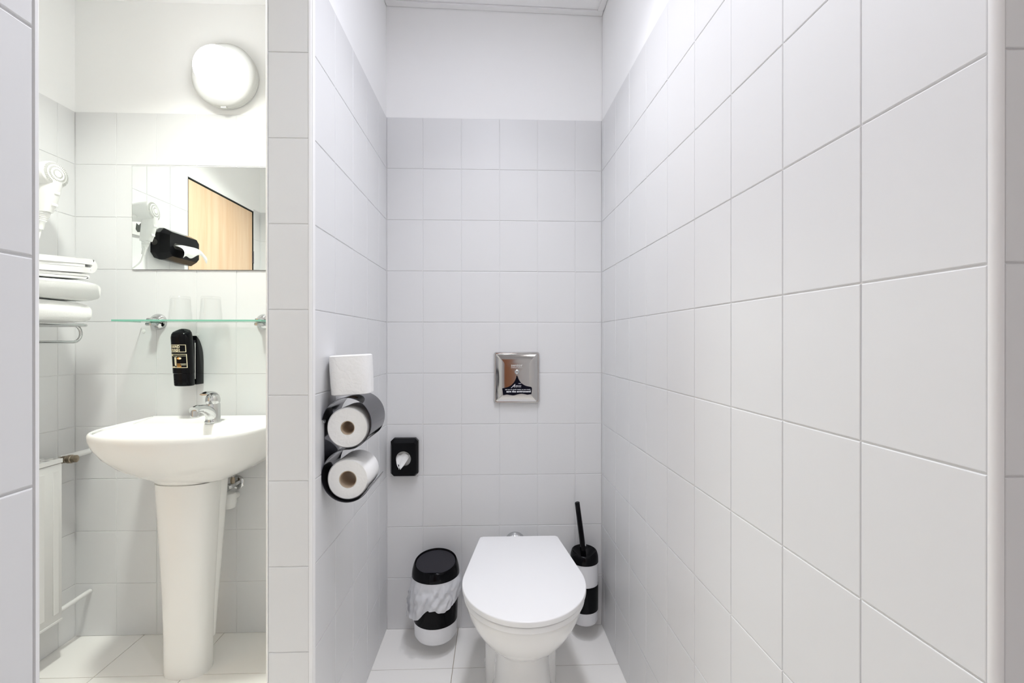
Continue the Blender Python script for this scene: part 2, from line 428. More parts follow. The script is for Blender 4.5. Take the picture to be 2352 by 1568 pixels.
# ceiling edge angle round the cubicle
def cstrip(a, b, wv, name, lab):
    mb = MB(); P = [Vector((*a, 0)), Vector((*b, 0)), Vector((*b, 0)) + Vector((*wv, 0)), Vector((*a, 0)) + Vector((*wv, 0))]
    vs = [(p.x, p.y, zc(p.x)+d) for d in (0.0, 0.005) for p in P]
    mb.add(vs, [(0,3,2,1),(4,5,6,7),(0,1,5,4),(1,2,6,5),(2,3,7,6),(3,0,4,7)])
    mb.build(name, M_TRIM, smooth=None, tag=(lab, 'trim', None, 'structure'))
cstrip((XL, YB), (xr(YB), YB), (0, -0.026), 'trim_1', 'white ceiling edge strip along the back wall')
cstrip((xr(YB)-0.002, YB-0.027), (xr(0.5)-0.002, 0.5), (-0.02, 0), 'trim_2', 'white ceiling edge strip along the wall beside the toilet')
# corner profiles
def corner(name, cx, cy, r, a0, a1, label):
    p = arc((cx, cy), r, a0, a1, 8) + [(cx, cy)]
    mb = MB(); mb.prism(p, 0, 2.0); mb.build(name, M_TRIM, smooth=50, tag=(label, 'trim', None, 'structure'))
corner('trim_3', A.x+0.0075, YRE, 0.0077, 178, 270, 'rounded white corner profile at the near end of the long tiled wall')
corner('trim_4', XL-0.0105, YP+0.0105, 0.0112, 270, 360, 'rounded white corner profile of the partition on the toilet side')
corner('trim_5', XPL+0.006, YP+0.006, 0.0065, 180, 270, 'thin corner profile of the partition on the washbasin side')
corner('trim_6', XFG-0.0078, YFG+0.0004, 0.0082, 0, 90, 'rounded corner profile of the wall at the left edge of the photo')

# ------------------------------------------------------------------ doors
d = thing('door_1', 'beech veneered door reflected in the mirror', 'door', (XWL-0.05, (DY0+DY1)/2, 0), kind='structure')
MB().box((-1.655, DY0+0.009, 0.008), (-1.609, DY1-0.009, DZ-0.009)).build('door_leaf', M_BEECH, d, bevel=(0.002, 1))
mb = MB(); mb.box((-1.72, DY0, 0), (-1.606, DY0+0.006, DZ)); mb.box((-1.72, DY1-0.006, 0), (-1.606, DY1, DZ)); mb.box((-1.72, DY0+0.006, DZ-0.006), (-1.606, DY1-0.006, DZ))
mb.build('door_frame', M_DOORFR, d, smooth=None)
h = MB().box((-1.6125, DY0+0.03, 1.00), (-1.607, DY0+0.06, 1.16)).build('lock_plate', M_CHROME, d, bevel=(0.001, 1))
MB().tube([(-1.609, DY0+0.045, 1.10), (-1.575, DY0+0.045, 1.10), (-1.57, DY0+0.055, 1.10), (-1.57, DY0+0.15, 1.10)], 0.008).build('handle', M_CHROME, d)
for zz in (0.3, 1.64):
    MB().lathe([(0.006, 0), (0.006, 0.08)], (-1.607, DY0+0.006, zz), n=10).build('hinge', M_DARKST, d)
d = thing('door_2', 'reddish wooden door behind the camera, seen in the flush plate', 'door', (-0.03, -1.15, 0), kind='structure')
MB().box((-0.36, -1.1485, 0.01), (0.21, -1.125, 2.0)).build('door_leaf', M_REDWOOD, d, bevel=(0.002, 1))
mb = MB(); mb.box((-0.40, -1.1485, 0), (-0.362, -1.115, 2.04)); mb.box((0.212, -1.1485, 0), (0.25, -1.115, 2.04)); mb.box((-0.362, -1.1485, 2.002), (0.212, -1.115, 2.04))
mb.build('door_frame', M_TRIM, d, smooth=None)
MB().tube([(0.16, -1.125, 1.02), (0.16, -1.08, 1.02), (0.15, -1.075, 1.02), (0.05, -1.075, 1.02)], 0.009).build('handle', M_CHROME, d)

# ------------------------------------------------------------------ lamps
LX_ = -1.031
lt = thing('wall_lamp', 'lit round white globe lamp on the wall above the mirror', 'lamp', (LX_, YB, 2.134))
MB().lathe([(0.116, 0.0), (0.120, 0.010), (0.117, 0.016), (0.121, 0.020), (0.121, 0.030), (0.118, 0.034), (0.110, 0.037), (0.09, 0.041), (0.06, 0.043), (0.04, 0.043)], (LX_, YB-0.0005, 2.134), (0, -1, 0), 48).build('lamp_base', M_LAMPB, lt)
MB().lathe([(0.077*math.sin(math.radians(a)), 0.082 - 0.044*math.cos(math.radians(a))) for a in range(10, 180, 10)], (LX_, YB-0.0005, 2.134), (0, -1, 0), 28).build('globe', M_GLOBE, lt)
MB().box((LX_-.01, YB-0.032, 2.0095), (LX_+.01, YB-0.022, 2.0155)).build('latch', M_LAMPB, lt)
def downlight(x, y, z, spec, spread, label):
    """unseen round ceiling downlight, most added as fill: rim, recessed reflector, diffuser disc and the light it throws"""
    t = thing('unseen_downlight', label, 'lamp', (x, y, z))
    MB().lathe([(0.098, 0), (0.100, -0.004), (0.094, -0.010), (0.086, -0.010), (0.083, -0.003)], (x, y, z), n=32, cap=False).build('rim', M_LAMPB, t)
    MB().lathe([(0.083, -0.0005), (0.083, -0.002)], (x, y, z), n=24).build('diffuser', M_DIFF, t)
    ld = bpy.data.lights.new('downlight', 'AREA'); ld.shape = 'DISK'; ld.size = 0.15; ld.color = spec[0]; ld.energy = spec[1]; ld.spread = math.radians(spread)
    lo = link(bpy.data.objects.new('downlight', ld)); lo.parent = t; lo.location = (0, 0, -0.004)
downlight(0.06, 0.48, zc(0.06)+0.005, LAMP_NEAR, 120, 'round ceiling downlight at the entrance of the toilet cubicle')
downlight(0.00, 0.93, zc(0.00)+0.005, FILL_MID, 178, 'added unseen fill light on the ceiling in the middle of the toilet cubicle')
downlight(0.04, 1.20, zc(0.04)+0.005, FILL_DEEP, 100, 'added unseen fill light on the ceiling above the toilet')
downlight(-1.00, 1.14, 2.4255, FILL_WASH, 126, 'added unseen fill light on the washroom ceiling')
downlight(0.45, -0.40, zc(0.45)+0.005, FILL_ENTRY, 140, 'added unseen fill light on the ceiling of the entry space behind the camera')

# ------------------------------------------------------------------ toilet
TX = 0.082
t = thing('toilet', 'white floor-standing toilet with closed lid', 'toilet', (TX, 1.42, 0))
def egg(a, yf, yb, z, n=56, cx=TX, cyf=0.45, pw=2.2):
    cy = yf + (yb-yf)*cyf; out = []
    for i in range(n):
        th = 2*PI*i/n; c, s = math.cos(th), math.sin(th)
        x = a*math.copysign(abs(c)**(2/pw), c)
        y = cy + ((yb-cy) if s > 0 else (cy-yf))*math.copysign(abs(s)**(2/pw), s)
        out.append((cx+x, y, z))
    return out
rings = [egg(.098, 1.315, 1.60, 0.0), egg(.098, 1.315, 1.60, .02), egg(.090, 1.325, 1.59, .05), egg(.085, 1.33, 1.585, .12), egg(.084, 1.325, 1.59, .185), egg(.088, 1.31, 1.59, .210), egg(.100, 1.278, 1.60, .229),
         egg(.118, 1.242, 1.62, .252), egg(.139, 1.208, 1.63, .284), egg(.156, 1.184, 1.64, .317), egg(.168, 1.170, 1.645, .345), egg(.174, 1.163, 1.648, .368), egg(.176, 1.16, 1.65, .380), egg(.172, 1.164, 1.647, .3855)]
MB().loft(rings).build('bowl', M_CERAMIC, t, smooth=60)
rings = [egg(.118, 1.44, 1.735, z, cyf=.35, pw=3.2) if z < .12 else egg(.118 - (z-.12)*.05, 1.44+(z-.12)*.2, 1.735, z, cyf=.35, pw=3.2) for z in (0.0, .015, .03, .12, .2, .3, .36)]
MB().loft(rings).build('trap_body', M_CERAMIC, t, smooth=60)
for sx in (-1, 1):
    b = MB().lathe([(0.008, 0), (0.008, 0.003), (0.005, 0.005), (0.001, 0.006)], (TX+sx*0.116, 1.56, 0.035), (sx, 0, 0.1), 16).build('bolt_cap', M_WHITEP, t)
lid_pts = [(TX + 0.181*math.cos(2*PI*i/90), 1.342 + 0.206*math.sin(2*PI*i/90)) for i in range(90)]
for sx in (-1, 1): lid_pts += [(TX + sx*0.128 + 0.013*math.cos(2*PI*i/24), 1.628 + 0.013*math.sin(2*PI*i/24)) for i in range(24)]
lid = resample(hull(lid_pts), 120)
MB().loft(slab_rings(offset_poly(lid, -0.0045), 0.389, 0.4045, 0.0025)).build('seat', M_SEAT, t, smooth=60)
rl = slab_rings(lid, 0.408, 0.424, 0.003)
MB().loft(rl).build('lid', M_SEAT, t, smooth=60)
for sx in (-1, 1): MB().lathe([(0.011, -0.02), (0.012, -0.018), (0.012, 0.018), (0.011, 0.02)], (TX+sx*0.08, 1.638, 0.397), (1, 0, 0), 16).build('hinge', M_SEAT, t)
fp = MB().tube([(0.075, 1.735, 0.335), (0.075, YB-0.002, 0.335)], 0.026, 24).build('flush_pipe', M_CHROME, t)
MB().lathe([(0.041, 0.0), (0.041, 0.004), (0.038, 0.014), (0.031, 0.022), (0.0265, 0.024)], (0.075, YB-0.0005, 0.335), (0, -1, 0), 32).build('rosette', M_CHROME, fp)

# ------------------------------------------------------------------ waste bin
bx, by = -0.222, 1.688
t = thing('waste_bin', 'small wall-hung bin with black lid and white bag beside the toilet', 'bin', (bx, by, 0.05))
def circ(cx, cy, a, b, z, n=64, slope=0.0): return [(cx + a*math.cos(2*PI*i/n), cy + b*math.sin(2*PI*i/n), z + slope*math.sin(2*PI*i/n)) for i in range(n)]
R0, R1 = 0.076, 0.084
rr = lambda z: R0 + (R1-R0)*(z-0.05)/0.22
MB().loft([circ(bx, by, .058, .058, .046), circ(bx, by, .068, .068, .048), circ(bx, by, rr(.06), rr(.06), .060)] + [circ(bx, by, rr(z), rr(z), z) for z in (.10, .16, .22, .272)]).build('body', M_FROST, t, smooth=50)
MB().loft([circ(bx, by, rr(z)+o, rr(z)+o, z) for z, o in ((.1105, 0), (.1115, .0012), (.183, .0012), (.184, 0))], False, False).build('band', M_BLACK, t)
lidm = MB(); L = []
for z, k, sl in ((.272, 1.03, .0), (.276, 1.035, .0), (.292, 1.015, .004), (.308, .965, .009), (.3165, .92, .011), (.3185, .90, .0115), (.3165, .885, .0115), (.3105, .87, .0115)):
    L.append(circ(bx, by, R1*k, R1*k, z, slope=sl))
L.append(circ(bx, by+.001, R1*.5, R1*.5, .3095, slope=.0065)); L.append(circ(bx, by, R1*.03, R1*.03, .309, slope=.0002))
lb = MB().loft(L).build('lid', M_BLACK, t, smooth=50)
fl_ = [(bx + 0.0715*math.cos(a), by + 0.0715*math.sin(a)) for a in [math.radians(-62 + k*(304)/40) for k in range(41)]]
def flz(x, y): return 0.3118 + (y-by)*0.14
mb = MB(); P = [(x, y, flz(x, y)) for x, y in fl_]; Q = [(x, y, flz(x, y)+0.0022) for x, y in fl_]; n = len(P)
mb.add(P+Q, [tuple(range(n)), tuple(range(n, 2*n))] + [(i, (i+1) % n, n+(i+1) % n, n+i) for i in range(n)])
mb.build('flap', M_BLACKM, lb, smooth=30)
MB().box((bx-0.03, by+0.06, 0.13), (bx+0.03, YB-0.001, 0.20)).build('wall_bracket', M_BLACK, t, bevel=(0.003, 2))
# bag folded over the rim
mb = MB(); N = 120; rows = 16; vs = []
def hem(a):   # a in degrees, -90 faces the camera
    keys = [(-270, .185), (-215, .20), (-190, .175), (-165, .150), (-140, .145), (-120, .152), (-106, .180), (-92, .190), (-80, .180), (-64, .176), (-48, .190), (-30, .202), (0, .205), (40, .195), (90, .185)]
    for (a0, h0), (a1, h1) in zip(keys, keys[1:]):
        if a0 <= a <= a1: return h0 + (h1-h0)*(a-a0)/(a1-a0)
    return .185
for j in range(rows+1):
    f = j/rows
    for i in range(N):
        a = -270 + 360*i/N; th = math.radians(a); zt = 0.2745; z = zt + (hem(a)-zt)*f
        nz = noise.noise(Vector((math.cos(th)*2.2, math.sin(th)*2.2, f*1.6+3)))
        fold = abs(noise.noise(Vector((math.cos(th+f*.5)*3.4+7, math.sin(th+f*.5)*3.4, f*1.1)))); cr = noise.noise(Vector((math.cos(th)*7, math.sin(th)*7, f*7)))
        r = R1 - 0.0005 + 0.003 + f*0.006 + (0.008*nz + 0.016*fold + 0.005*cr)*min(1, f*3)
        if -215 < a < -110: r += 0.007*f*math.sin(math.radians((a+215)/105*180))
        if -40 < a < 30: r += 0.006*math.sin(PI*f)*math.sin(math.radians((a+40)/70*180))
        r = max(r, rr(z)+0.003)
        vs.append((bx + r*math.cos(th), by + min(r*math.sin(th), YB-0.003-by), z))
mb.add(vs, [(j*N+i, j*N+(i+1) % N, (j+1)*N+(i+1) % N, (j+1)*N+i) for j in range(rows) for i in range(N)])
bag = mb.build('bag', M_BAG, t, smooth=60, tag=('white plastic bag',))
mb = MB(); th0 = [math.radians(a) for a in (-168, -160, -152)]
vs = [(bx + (R1+.022+.002*k)*math.cos(a), by + (R1+.022)*math.sin(a), z) for z in (.188, .166, .141) for k, a in enumerate(th0)]
mb.add(vs, [(0,1,4,3),(1,2,5,4),(3,4,7,6),(4,5,8,7)]); mb.build('bag_corner', M_BAG, bag, smooth=60)

# ------------------------------------------------------------------ toilet brush
qx, qy = 0.338, 1.735
t = thing('toilet_brush', 'black and frosted toilet brush in wall-hung holder behind the toilet', 'brush', (qx, qy, 0.06))
MB().loft([circ(qx, qy, .036, .036, .058), circ(qx, qy, .046, .046, .061), circ(qx, qy, .0505, .0505, .070)] + [circ(qx, qy, .051+.0015*(z/.3), .051+.0015*(z/.3), z) for z in (.12, .2, .29)]).build('holder', M_FROST, t, smooth=50)
MB().loft([circ(qx, qy, .0530, .0530, z) for z in (.110, .111, .205, .206)], False, False).build('band', M_BLACK, t)
L = [circ(qx, qy, .0535, .0535, .288), circ(qx, qy, .0535, .0535, .296, slope=0), circ(qx, qy, .0525, .0525, .310, slope=.002), circ(qx, qy, .048, .048, .3235, slope=.004), circ(qx, qy, .045, .045, .325, slope=.004), circ(qx, qy, .042, .042, .322, slope=.004), circ(qx, qy-.008, .022, .022, .305, slope=.0), circ(qx, qy-.010, .004, .004, .302)]
MB().loft(L).build('cap', M_BLACK, t, smooth=50)
MB().tube([(qx-.004, qy-.012, .30), (qx-.010, qy-.008, .37), (qx-.020, qy-.004, .45), (qx-.027, qy, .508), (qx-.0273, qy, .5095)], [.0105, .0102, .0098, .0095, .0085], 8).build('handle', M_BLACK, t, smooth=20)
MB().box((qx-.02, qy+.045, .13), (qx+.02, YB-.001, .19)).build('wall_bracket', M_BLACK, t, bevel=(.003, 2))

# ------------------------------------------------------------------ hygiene bag dispenser
X0, X1, Z0, Z1 = -.407, -.301, .604, .751
t = thing('bag_dispenser', 'black hygiene bag dispenser with round opening on the back wall', 'dispenser', ((X0+X1)/2, YB, Z0))
def octo(x0, x1, z0, z1, c): return [(x0+c, z0), (x1-c, z0), (x1, z0+c), (x1, z1-c), (x1-c, z1), (x0+c, z1), (x0, z1-c), (x0, z0+c)]
yb_ = YB-0.0005; yf_ = YB-0.030
oo, oi = octo(X0, X1, Z0, Z1, .012), octo(X0+.006, X1-.006, Z0+.004, Z1-.016, .009)
cxh, czh, rh = (X0+X1)/2-.002, (Z0+Z1)/2-.004, .029
NH = 40; hole = [(cxh + rh*math.cos(2*PI*i/NH), czh + rh*math.sin(2*PI*i/NH)) for i in range(NH)]
mb = MB()
V = [(x, yb_, z) for x, z in oo] + [(x, yb_-.018, z) for x, z in oo] + [(x, yf_, z) for x, z in oi]
F = [(i, (i+1) % 8, 8+(i+1) % 8, 8+i) for i in range(8)] + [(8+i, 8+(i+1) % 8, 16+(i+1) % 8, 16+i) for i in range(8)]
k = len(V); V += [(x, yf_, z) for x, z in hole] + [(x, yf_+.012, z) for x, z in hole]
F += [(k+i, k+(i+1) % NH, k+NH+(i+1) % NH, k+NH+i) for i in range(NH)]
# front face with the hole: fan between hole and octagon
def near_oct(p):
    a = math.atan2(p[1]-czh, p[0]-cxh); best = None
    for i in range(8):
        ai = math.atan2(oi[i][1]-czh, oi[i][0]-cxh); dd = abs((a-ai+PI) % (2*PI)-PI)
        if best is None or dd < best[0]: best = (dd, i)
    return best[1]
idx = [near_oct(p) for p in hole]
for i in range(NH):
    j = (i+1) % NH; a, b = idx[i], idx[j]
    if a == b: F.append((k+i, k+j, 16+a))
    else: F += [(k+i, k+j, 16+b), (k+i, 16+b, 16+a)]
mb.add(V, F); mb.build('housing', M_BLACK, t, smooth=None)
mb = MB(); mb.add([(x, yf_+.0118, z) for x, z in hole], [tuple(range(NH))]); mb.build('opening_back', M_PRINTG, t, smooth=None)
mb = MB(); vs = []
for j in range(7):
    for i in range(9):
        u_, v_ = i/8-.5, j/6; wd = .05*(1-v_)**.8+.010
        vs.append((cxh-.004 - .010*v_ + u_*wd, yf_+.010 - .014*v_ + .003*math.sin(i*1.7+j), czh+.016 - .052*v_ + .004*math.cos(i*1.3)))
mb.add(vs, [(j*9+i, j*9+i+1, (j+1)*9+i+1, (j+1)*9+i) for j in range(6) for i in range(8)]); mb.build('paper_bag_end', M_TISSUE, t, smooth=60)

# ------------------------------------------------------------------ flush plate
X0, X1, Z0, Z1 = -.0085, .171, .883, 1.084
t = thing('flush_plate', 'square polished steel flush plate with dark sticker on the back wall', 'flush plate', ((X0+X1)/2, YB, Z0))
fy = YB-.016
rings = []
for o_, y_ in ((0, YB-.0005), (0, YB-.008), (-.001, YB-.0115), (-.003, YB-.0145), (-.0055, YB-.0152), (-.007, YB-.0149), (-.0085, fy), (-.05, fy-.0006), (-.085, fy-.0008)):
    P = rrect(X0-o_, X1+o_, Z0-o_, Z1+o_, max(.002, .010+o_*.5), 5); rings.append([(x, y_, z) for x, z in P])
MB().loft(rings).build('plate', M_STEEL, t, smooth=35)
cxp = (X0+X1)/2; yp_ = lambda x, z: fy-.0012
MB().lathe([(.0095, 0), (.0095, .002), (.0075, .004), (.004, .0052), (.0005, .0055)], (cxp+.001, fy+.0004, 1.006), (0, -1, 0), 24).build('sensor_stud', M_CHROME, t)
PW, PZ = (X1-X0)/106.0, (Z1-Z0)/118.0
def pp(px, py): return (X0 + (px-1133)*PW, Z1 - (py-808)*PZ)
def spx(cx, cy): return pp(1150+cx/31.36, 860+cy/31.36)
out = spline([spx(*p) for p in ((70, 980), (560, 850), (860, 620), (1040, 320), (1110, 45))], 6, False) + spline([spx(*p) for p in ((1185, 110), (1260, 330), (1450, 590), (1750, 790), (2150, 880))], 6, False) + spline([spx(*p) for p in ((2230, 960), (2215, 1200), (2190, 1400))], 4, False) + spline([spx(*p) for p in ((1900, 1450), (1600, 1385), (1400, 1375), (1150, 1430), (900, 1490), (650, 1465), (400, 1430), (140, 1480))], 4, False)
mb = MB(); n = len(out); mb.add([(x, fy-.0011, z) for x, z in out] + [(x, fy-.0007, z) for x, z in out], [tuple(range(n))] + [(i, (i+1) % n, n+(i+1) % n, n+i) for i in range(n)])
st = mb.build('sticker', M_STICK, t, smooth=None)
def put_text(txt, cx, cy, cap_px, width_px, m, parent, shear=0, bold=0.0, ori=spx, name='lettering', ysurf=None):
    """cap height and width in sticker-crop pixels"""
    x, z = ori(cx, cy); x2, z2 = ori(cx+width_px, cy-cap_px)
    s = (z2-z)/0.70
    mb = text_mb(txt, s, x, z, ysurf or (lambda x, z: fy-.0011), shear=shear, bold=bold)
    xs = [v[0] for v in mb.v]; k_ = (x2-x)/(max(xs)-min(xs)); x_0 = min(xs)
    mb.v = [(x + (v[0]-x_0)*k_, v[1], v[2]) for v in mb.v]
    return mb.build(name, m, parent, smooth=None)
put_text('save the enviroment!', 370, 1265, 120, 1770, M_PRINTW, st, bold=.0004)
put_text('use up so much water as you need,', 285, 1100, 75, 1840, M_PRINTW, st, bold=.0001)
put_text('H O T E L', 940, 925, 48, 510, M_PRINTW, st)
put_text('***', 1235, 730, 110, 215, M_PRINTW, st, bold=.0003)
put_text('ndante', 900, 845, 95, 560, M_PRINTW, st, shear=.6, bold=.0001)
mb = MB(); q = [spx(*p) for p in ((700, 960), (740, 965), (1030, 690), (985, 665))]; mb.add([(x, fy-.0014, z) for x, z in q], [(0,1,2,3)])
q = [spx(*p) for p in ((985, 690), (1020, 690), (935, 880), (890, 880))]; mb.add([(x, fy-.0014, z) for x, z in q], [(0,1,2,3)])
q = [spx(*p) for p in ((850, 790), (960, 775), (960, 800), (850, 815))]; mb.add([(x, fy-.0014, z) for x, z in q], [(0,1,2,3)])
mb.build('lettering', M_PRINTW, st, smooth=None)
lg = lambda cx, cy: pp(1160+cx/39.2, 825+cy/39.2)
put_text('senzor', 500, 650, 260, 1050, M_PRINTG, t, bold=.0002, ori=lg, ysurf=lambda x, z: fy-.0008)
mb = MB()
for a, b in ((500, 590), (620, 760), (790, 900), (930, 1050), (1090, 1240), (1270, 1400), (1430, 1530)):
    q = [lg(a, 770), lg(b, 770), lg(b, 725), lg(a, 725)]; mb.add([(x, fy-.0011, z) for x, z in q], [(0,1,2,3)])
mb.build('lettering', M_PRINTG, t, smooth=None)

# ------------------------------------------------------------------ double toilet roll holder with rolls
HX, RS = XL+0.0615, 0.0605
HZ1, HZ2 = 0.9245, 0.7965
HY0, HY1 = 1.128, 1.262
t = thing('toilet_roll_holder', 'S-shaped dark polished double toilet roll holder on the partition', 'holder', (XL, 1.195, 0.74))
RU = (HZ1-HZ2)/2
prof = []; off = []
for i in range(41):
    a = math.radians(172 - 262*i/40); prof.append((HX + RS*math.cos(a), HZ1 + RU*math.sin(a))); off.append((-math.cos(a), -math.sin(a)))
for i in range(1, 41):
    a = math.radians(90 + 245*i/40); prof.append((HX + RS*math.cos(a), HZ2 + RU*math.sin(a))); off.append((math.cos(a), math.sin(a)))
mb = MB(); mb.strip([(x, HY0, z) for x, z in prof], [(x, 0, z) for x, z in off], 0.0012, (0, HY1-HY0, 0))
mb.build('curved_sheet', M_DARKST, t, smooth=40)
MB().box((XL+.0002, HY0+.02, .79), (XL+.0014, HY1-.02, .935)).build('back_plate', M_DARKST, t, smooth=None)
MB().lathe([(.005, 0), (.005, .002), (.001, .003)], (XL+.0022, HY0+.012, HZ1+.004), (1, 0, 0), 12).build('screw', M_CHROME, t)
def roll(name, label, cx, cz, y0, y1, r, rin, tilt=0.0, group='toilet rolls in the holder'):
    t = thing(name, label, 'toilet roll', (cx, y0, cz-r), group)
    N = 56; rings = []
    def ring(rad, y, wob=0.0): return [(cx + rad*math.cos(2*PI*i/N)*(1+wob*math.sin(3*2*PI*i/N+1)), y, cz + rad*math.sin(2*PI*i/N)*(1+wob*math.cos(2*2*PI*i/N))) for i in range(N)]
    R = [ring(rin, y0+.0005)] + [ring(rin + (r-rin)*k/6, y0 + (.0003 if k % 2 else 0)) for k in range(1, 6)] + [ring(r-.003, y0, .006), ring(r, y0+.003, .008), ring(r, (y0+y1)/2, .01), ring(r, y1-.003, .008), ring(r-.003, y1), ring(rin, y1)]
    MB().loft(R, False, False, close=True).build('paper', M_PAPER, t, smooth=50)
    MB().loft([ring(rin-.0005, y0+.001), ring(rin-.0005, y1-.001), ring(rin-.0018, y1-.001), ring(rin-.0018, y0+.001)], False, False, close=True).build('cardboard_core', M_CARD, t, smooth=50)
    return t
roll('toilet_roll', 'white toilet roll in the upper loop of the roll holder', HX-.0005, .9127, 1.136, 1.238, .0505, .0175)
roll('toilet_roll', 'white toilet roll in the lower loop of the roll holder', HX-.0005, .7850, 1.138, 1.240, .0505, .0215)
# spare roll standing on top, slightly squashed
sx_, sy_, sz_ = XL+.0605, 1.182, HZ1+RU+.0006
t = thing('toilet_roll', 'spare toilet roll standing upright on top of the roll holder', 'toilet roll', (sx_, sy_, sz_))
def sq(rad, z, n=64, p=3.4, rot=math.radians(8)):
    out = []
    for i in range(n):
        a = 2*PI*i/n; c, s = math.cos(a), math.sin(a)
        x, y = rad*math.copysign(abs(c)**(2/p), c), rad*0.92*math.copysign(abs(s)**(2/p), s)
        lean = (z-sz_)*-.05
        out.append((sx_ + x*math.cos(rot) - y*math.sin(rot) + lean, sy_ + x*math.sin(rot) + y*math.cos(rot), z + x*.045))
    return out
H = .098
z0 = sz_+.004
MB().loft([sq(.017, z0), sq(.047, z0), sq(.0495, z0+.0015), sq(.0505, z0+.03), sq(.051, z0+.06), sq(.0505, z0+H-.0015), sq(.047, z0+H), sq(.017, z0+H-.001)], False, False, close=True).build('paper', M_PAPER, t, smooth=50)
MB().loft([sq(.0165, z0+.001, p=2), sq(.0165, z0+H-.002, p=2), sq(.015, z0+H-.002, p=2), sq(.015, z0+.001, p=2)], False, False, close=True).build('cardboard_core', M_CARD, t, smooth=50)

# ------------------------------------------------------------------ washbasin
BX = -1.035
t = thing('washbasin', 'white ceramic washbasin on a pedestal below the mirror', 'washbasin', (BX, 1.6, 0))
half = [(0.0, 1.387), (.085, 1.392), (.165, 1.41), (.23, 1.45), (.262, 1.52), (.272, 1.62), (.275, 1.70), (.275, 1.775)]
pts = [(BX+x, y) for x, y in half] + [(BX+.268, YB-.002), (BX+.1, YB-.002), (BX-.1, YB-.002), (BX-.268, YB-.002)] + [(BX-x, y) for x, y in half[:0:-1]]
OUT = resample(spline(pts, 8), 112); OUT = [(x, min(y, YB-.0012)) for x, y in OUT]
def sc_(s, z, cy=1.64, sy=None, cap=YB-.0012): return [(BX + (x-BX)*s, min(cy + (y-cy)*(sy or s), cap), z) for x, y in OUT]
cyi = 1.545
inn = [(BX + (x-BX)*.86, cyi + (y-1.59)*.60) for x, y in OUT]
def si(s, z): return [(BX + (x-BX)*s, 1.555 + (y-1.555)*s, z) for x, y in inn]
rings = [sc_(.40, .652, 1.66), sc_(.48, .662, 1.66), sc_(.62, .684, 1.66), sc_(.77, .715, 1.66), sc_(.89, .753, 1.66), sc_(.965, .79, 1.66), sc_(.995, .815), sc_(1.0, .828), sc_(.995, .8355), sc_(.985, .8395), sc_(.972, .841),
         sc_(.955, .839), si(1.09, .8315), si(1.04, .831), si(1.0, .826), si(.96, .815), si(.88, .78), si(.74, .745), si(.5, .722), si(.25, .715), si(.08, .713)]
bs = MB().loft(rings).build('basin', M_CERAMIC, t, smooth=75)
MB().lathe([(.022, 0), (.022, .003), (.016, .004), (.015, .001), (.002, .001)], (BX, 1.553, .7135), n=24).build('drain', M_CHROME, bs)
def dee(a, yf, yb, z, n=48, pw=2.6): return egg(a, yf, yb, z, n, cx=-1.054, cyf=.5, pw=pw)
PX = [(0.0, .071, 1.551, 1.652), (.02, .072, 1.550, 1.653), (.12, .073, 1.551, 1.653), (.25, .077, 1.549, 1.656), (.4, .084, 1.545, 1.66), (.52, .090, 1.54, 1.664), (.61, .095, 1.535, 1.668), (.650, .096, 1.533, 1.668)]
MB().loft([dee(a, yf, yb, z) for z, a, yf, yb in PX]).build('pedestal', M_CERAMIC, t, smooth=60)
MB().loft([dee(.070, 1.60, 1.654, .10), dee(.077, 1.60, 1.668, .25), dee(.085, 1.60, 1.685, .42), dee(.094, 1.60, 1.70, .60), dee(.096, 1.60, 1.705, .648)]).build('rear_flange', M_CERAMIC, t, smooth=60)
MB().loft([dee(.098, 1.531, 1.715, .6525), dee(.112, 1.522, 1.735, .664), dee(.125, 1.51, 1.75, .685)]).build('collar', M_CERAMIC, t, smooth=60)
# faucet
FX, FY, FZ = -1.026, 1.69, .8315
t = thing('faucet', 'chrome single-lever faucet standing on the washbasin', 'faucet', (FX, FY, FZ))
MB().lathe([(.026, 0), (.027, .002), (.027, .005), (.0245, .0075), (.0235, .012), (.0232, .05), (.0228, .066), (.021, .070)], (FX, FY, FZ+.0006), n=32).build('body', M_CHROME, t, smooth=50)
path = spline([(FX, FY-.004, FZ+.020), (FX, FY-.022, FZ+.043), (FX, FY-.055, FZ+.058), (FX, FY-.088, FZ+.062), (FX, FY-.106, FZ+.057)], 6, False)
spt = MB().tube(path, [.021 - .0075*min(1, i/14) if i < 20 else .0135+.002*(i-20)/4 for i in range(len(path))], 20).build('spout', M_CHROME, t, smooth=50)
MB().lathe([(.0115, .02), (.0125, .016), (.0125, 0), (.010, -.002), (.009, .001), (.002, .001)], (FX, FY-.1, FZ+.038), n=24).build('aerator', M_CHROME, spt, smooth=40)
lv = MB().lathe([(.0215, 0), (.0235, .004), (.0238, .014), (.022, .022), (.017, .030), (.010, .035), (.002, .037)], (FX, FY, FZ+.071), (0, -.12, 1), 32).build('lever', M_CHROME, t, smooth=50)
path = spline([(FX, FY+.014, FZ+.095), (FX, FY-.005, FZ+.108), (FX, FY-.03, FZ+.112), (FX, FY-.055, FZ+.107)], 6, False)
mb = MB(); rings = []
for i, p in enumerate(path):
    wv = .019 - .005*i/(len(path)-1); th_ = .006 - .003*i/(len(path)-1)
    rings.append([(p[0]+wv*math.cos(2*PI*k/16), p[1], p[2]+th_*math.sin(2*PI*k/16)) for k in range(16)])
mb.loft(rings).build('lever_blade', M_CHROME, lv, smooth=50)
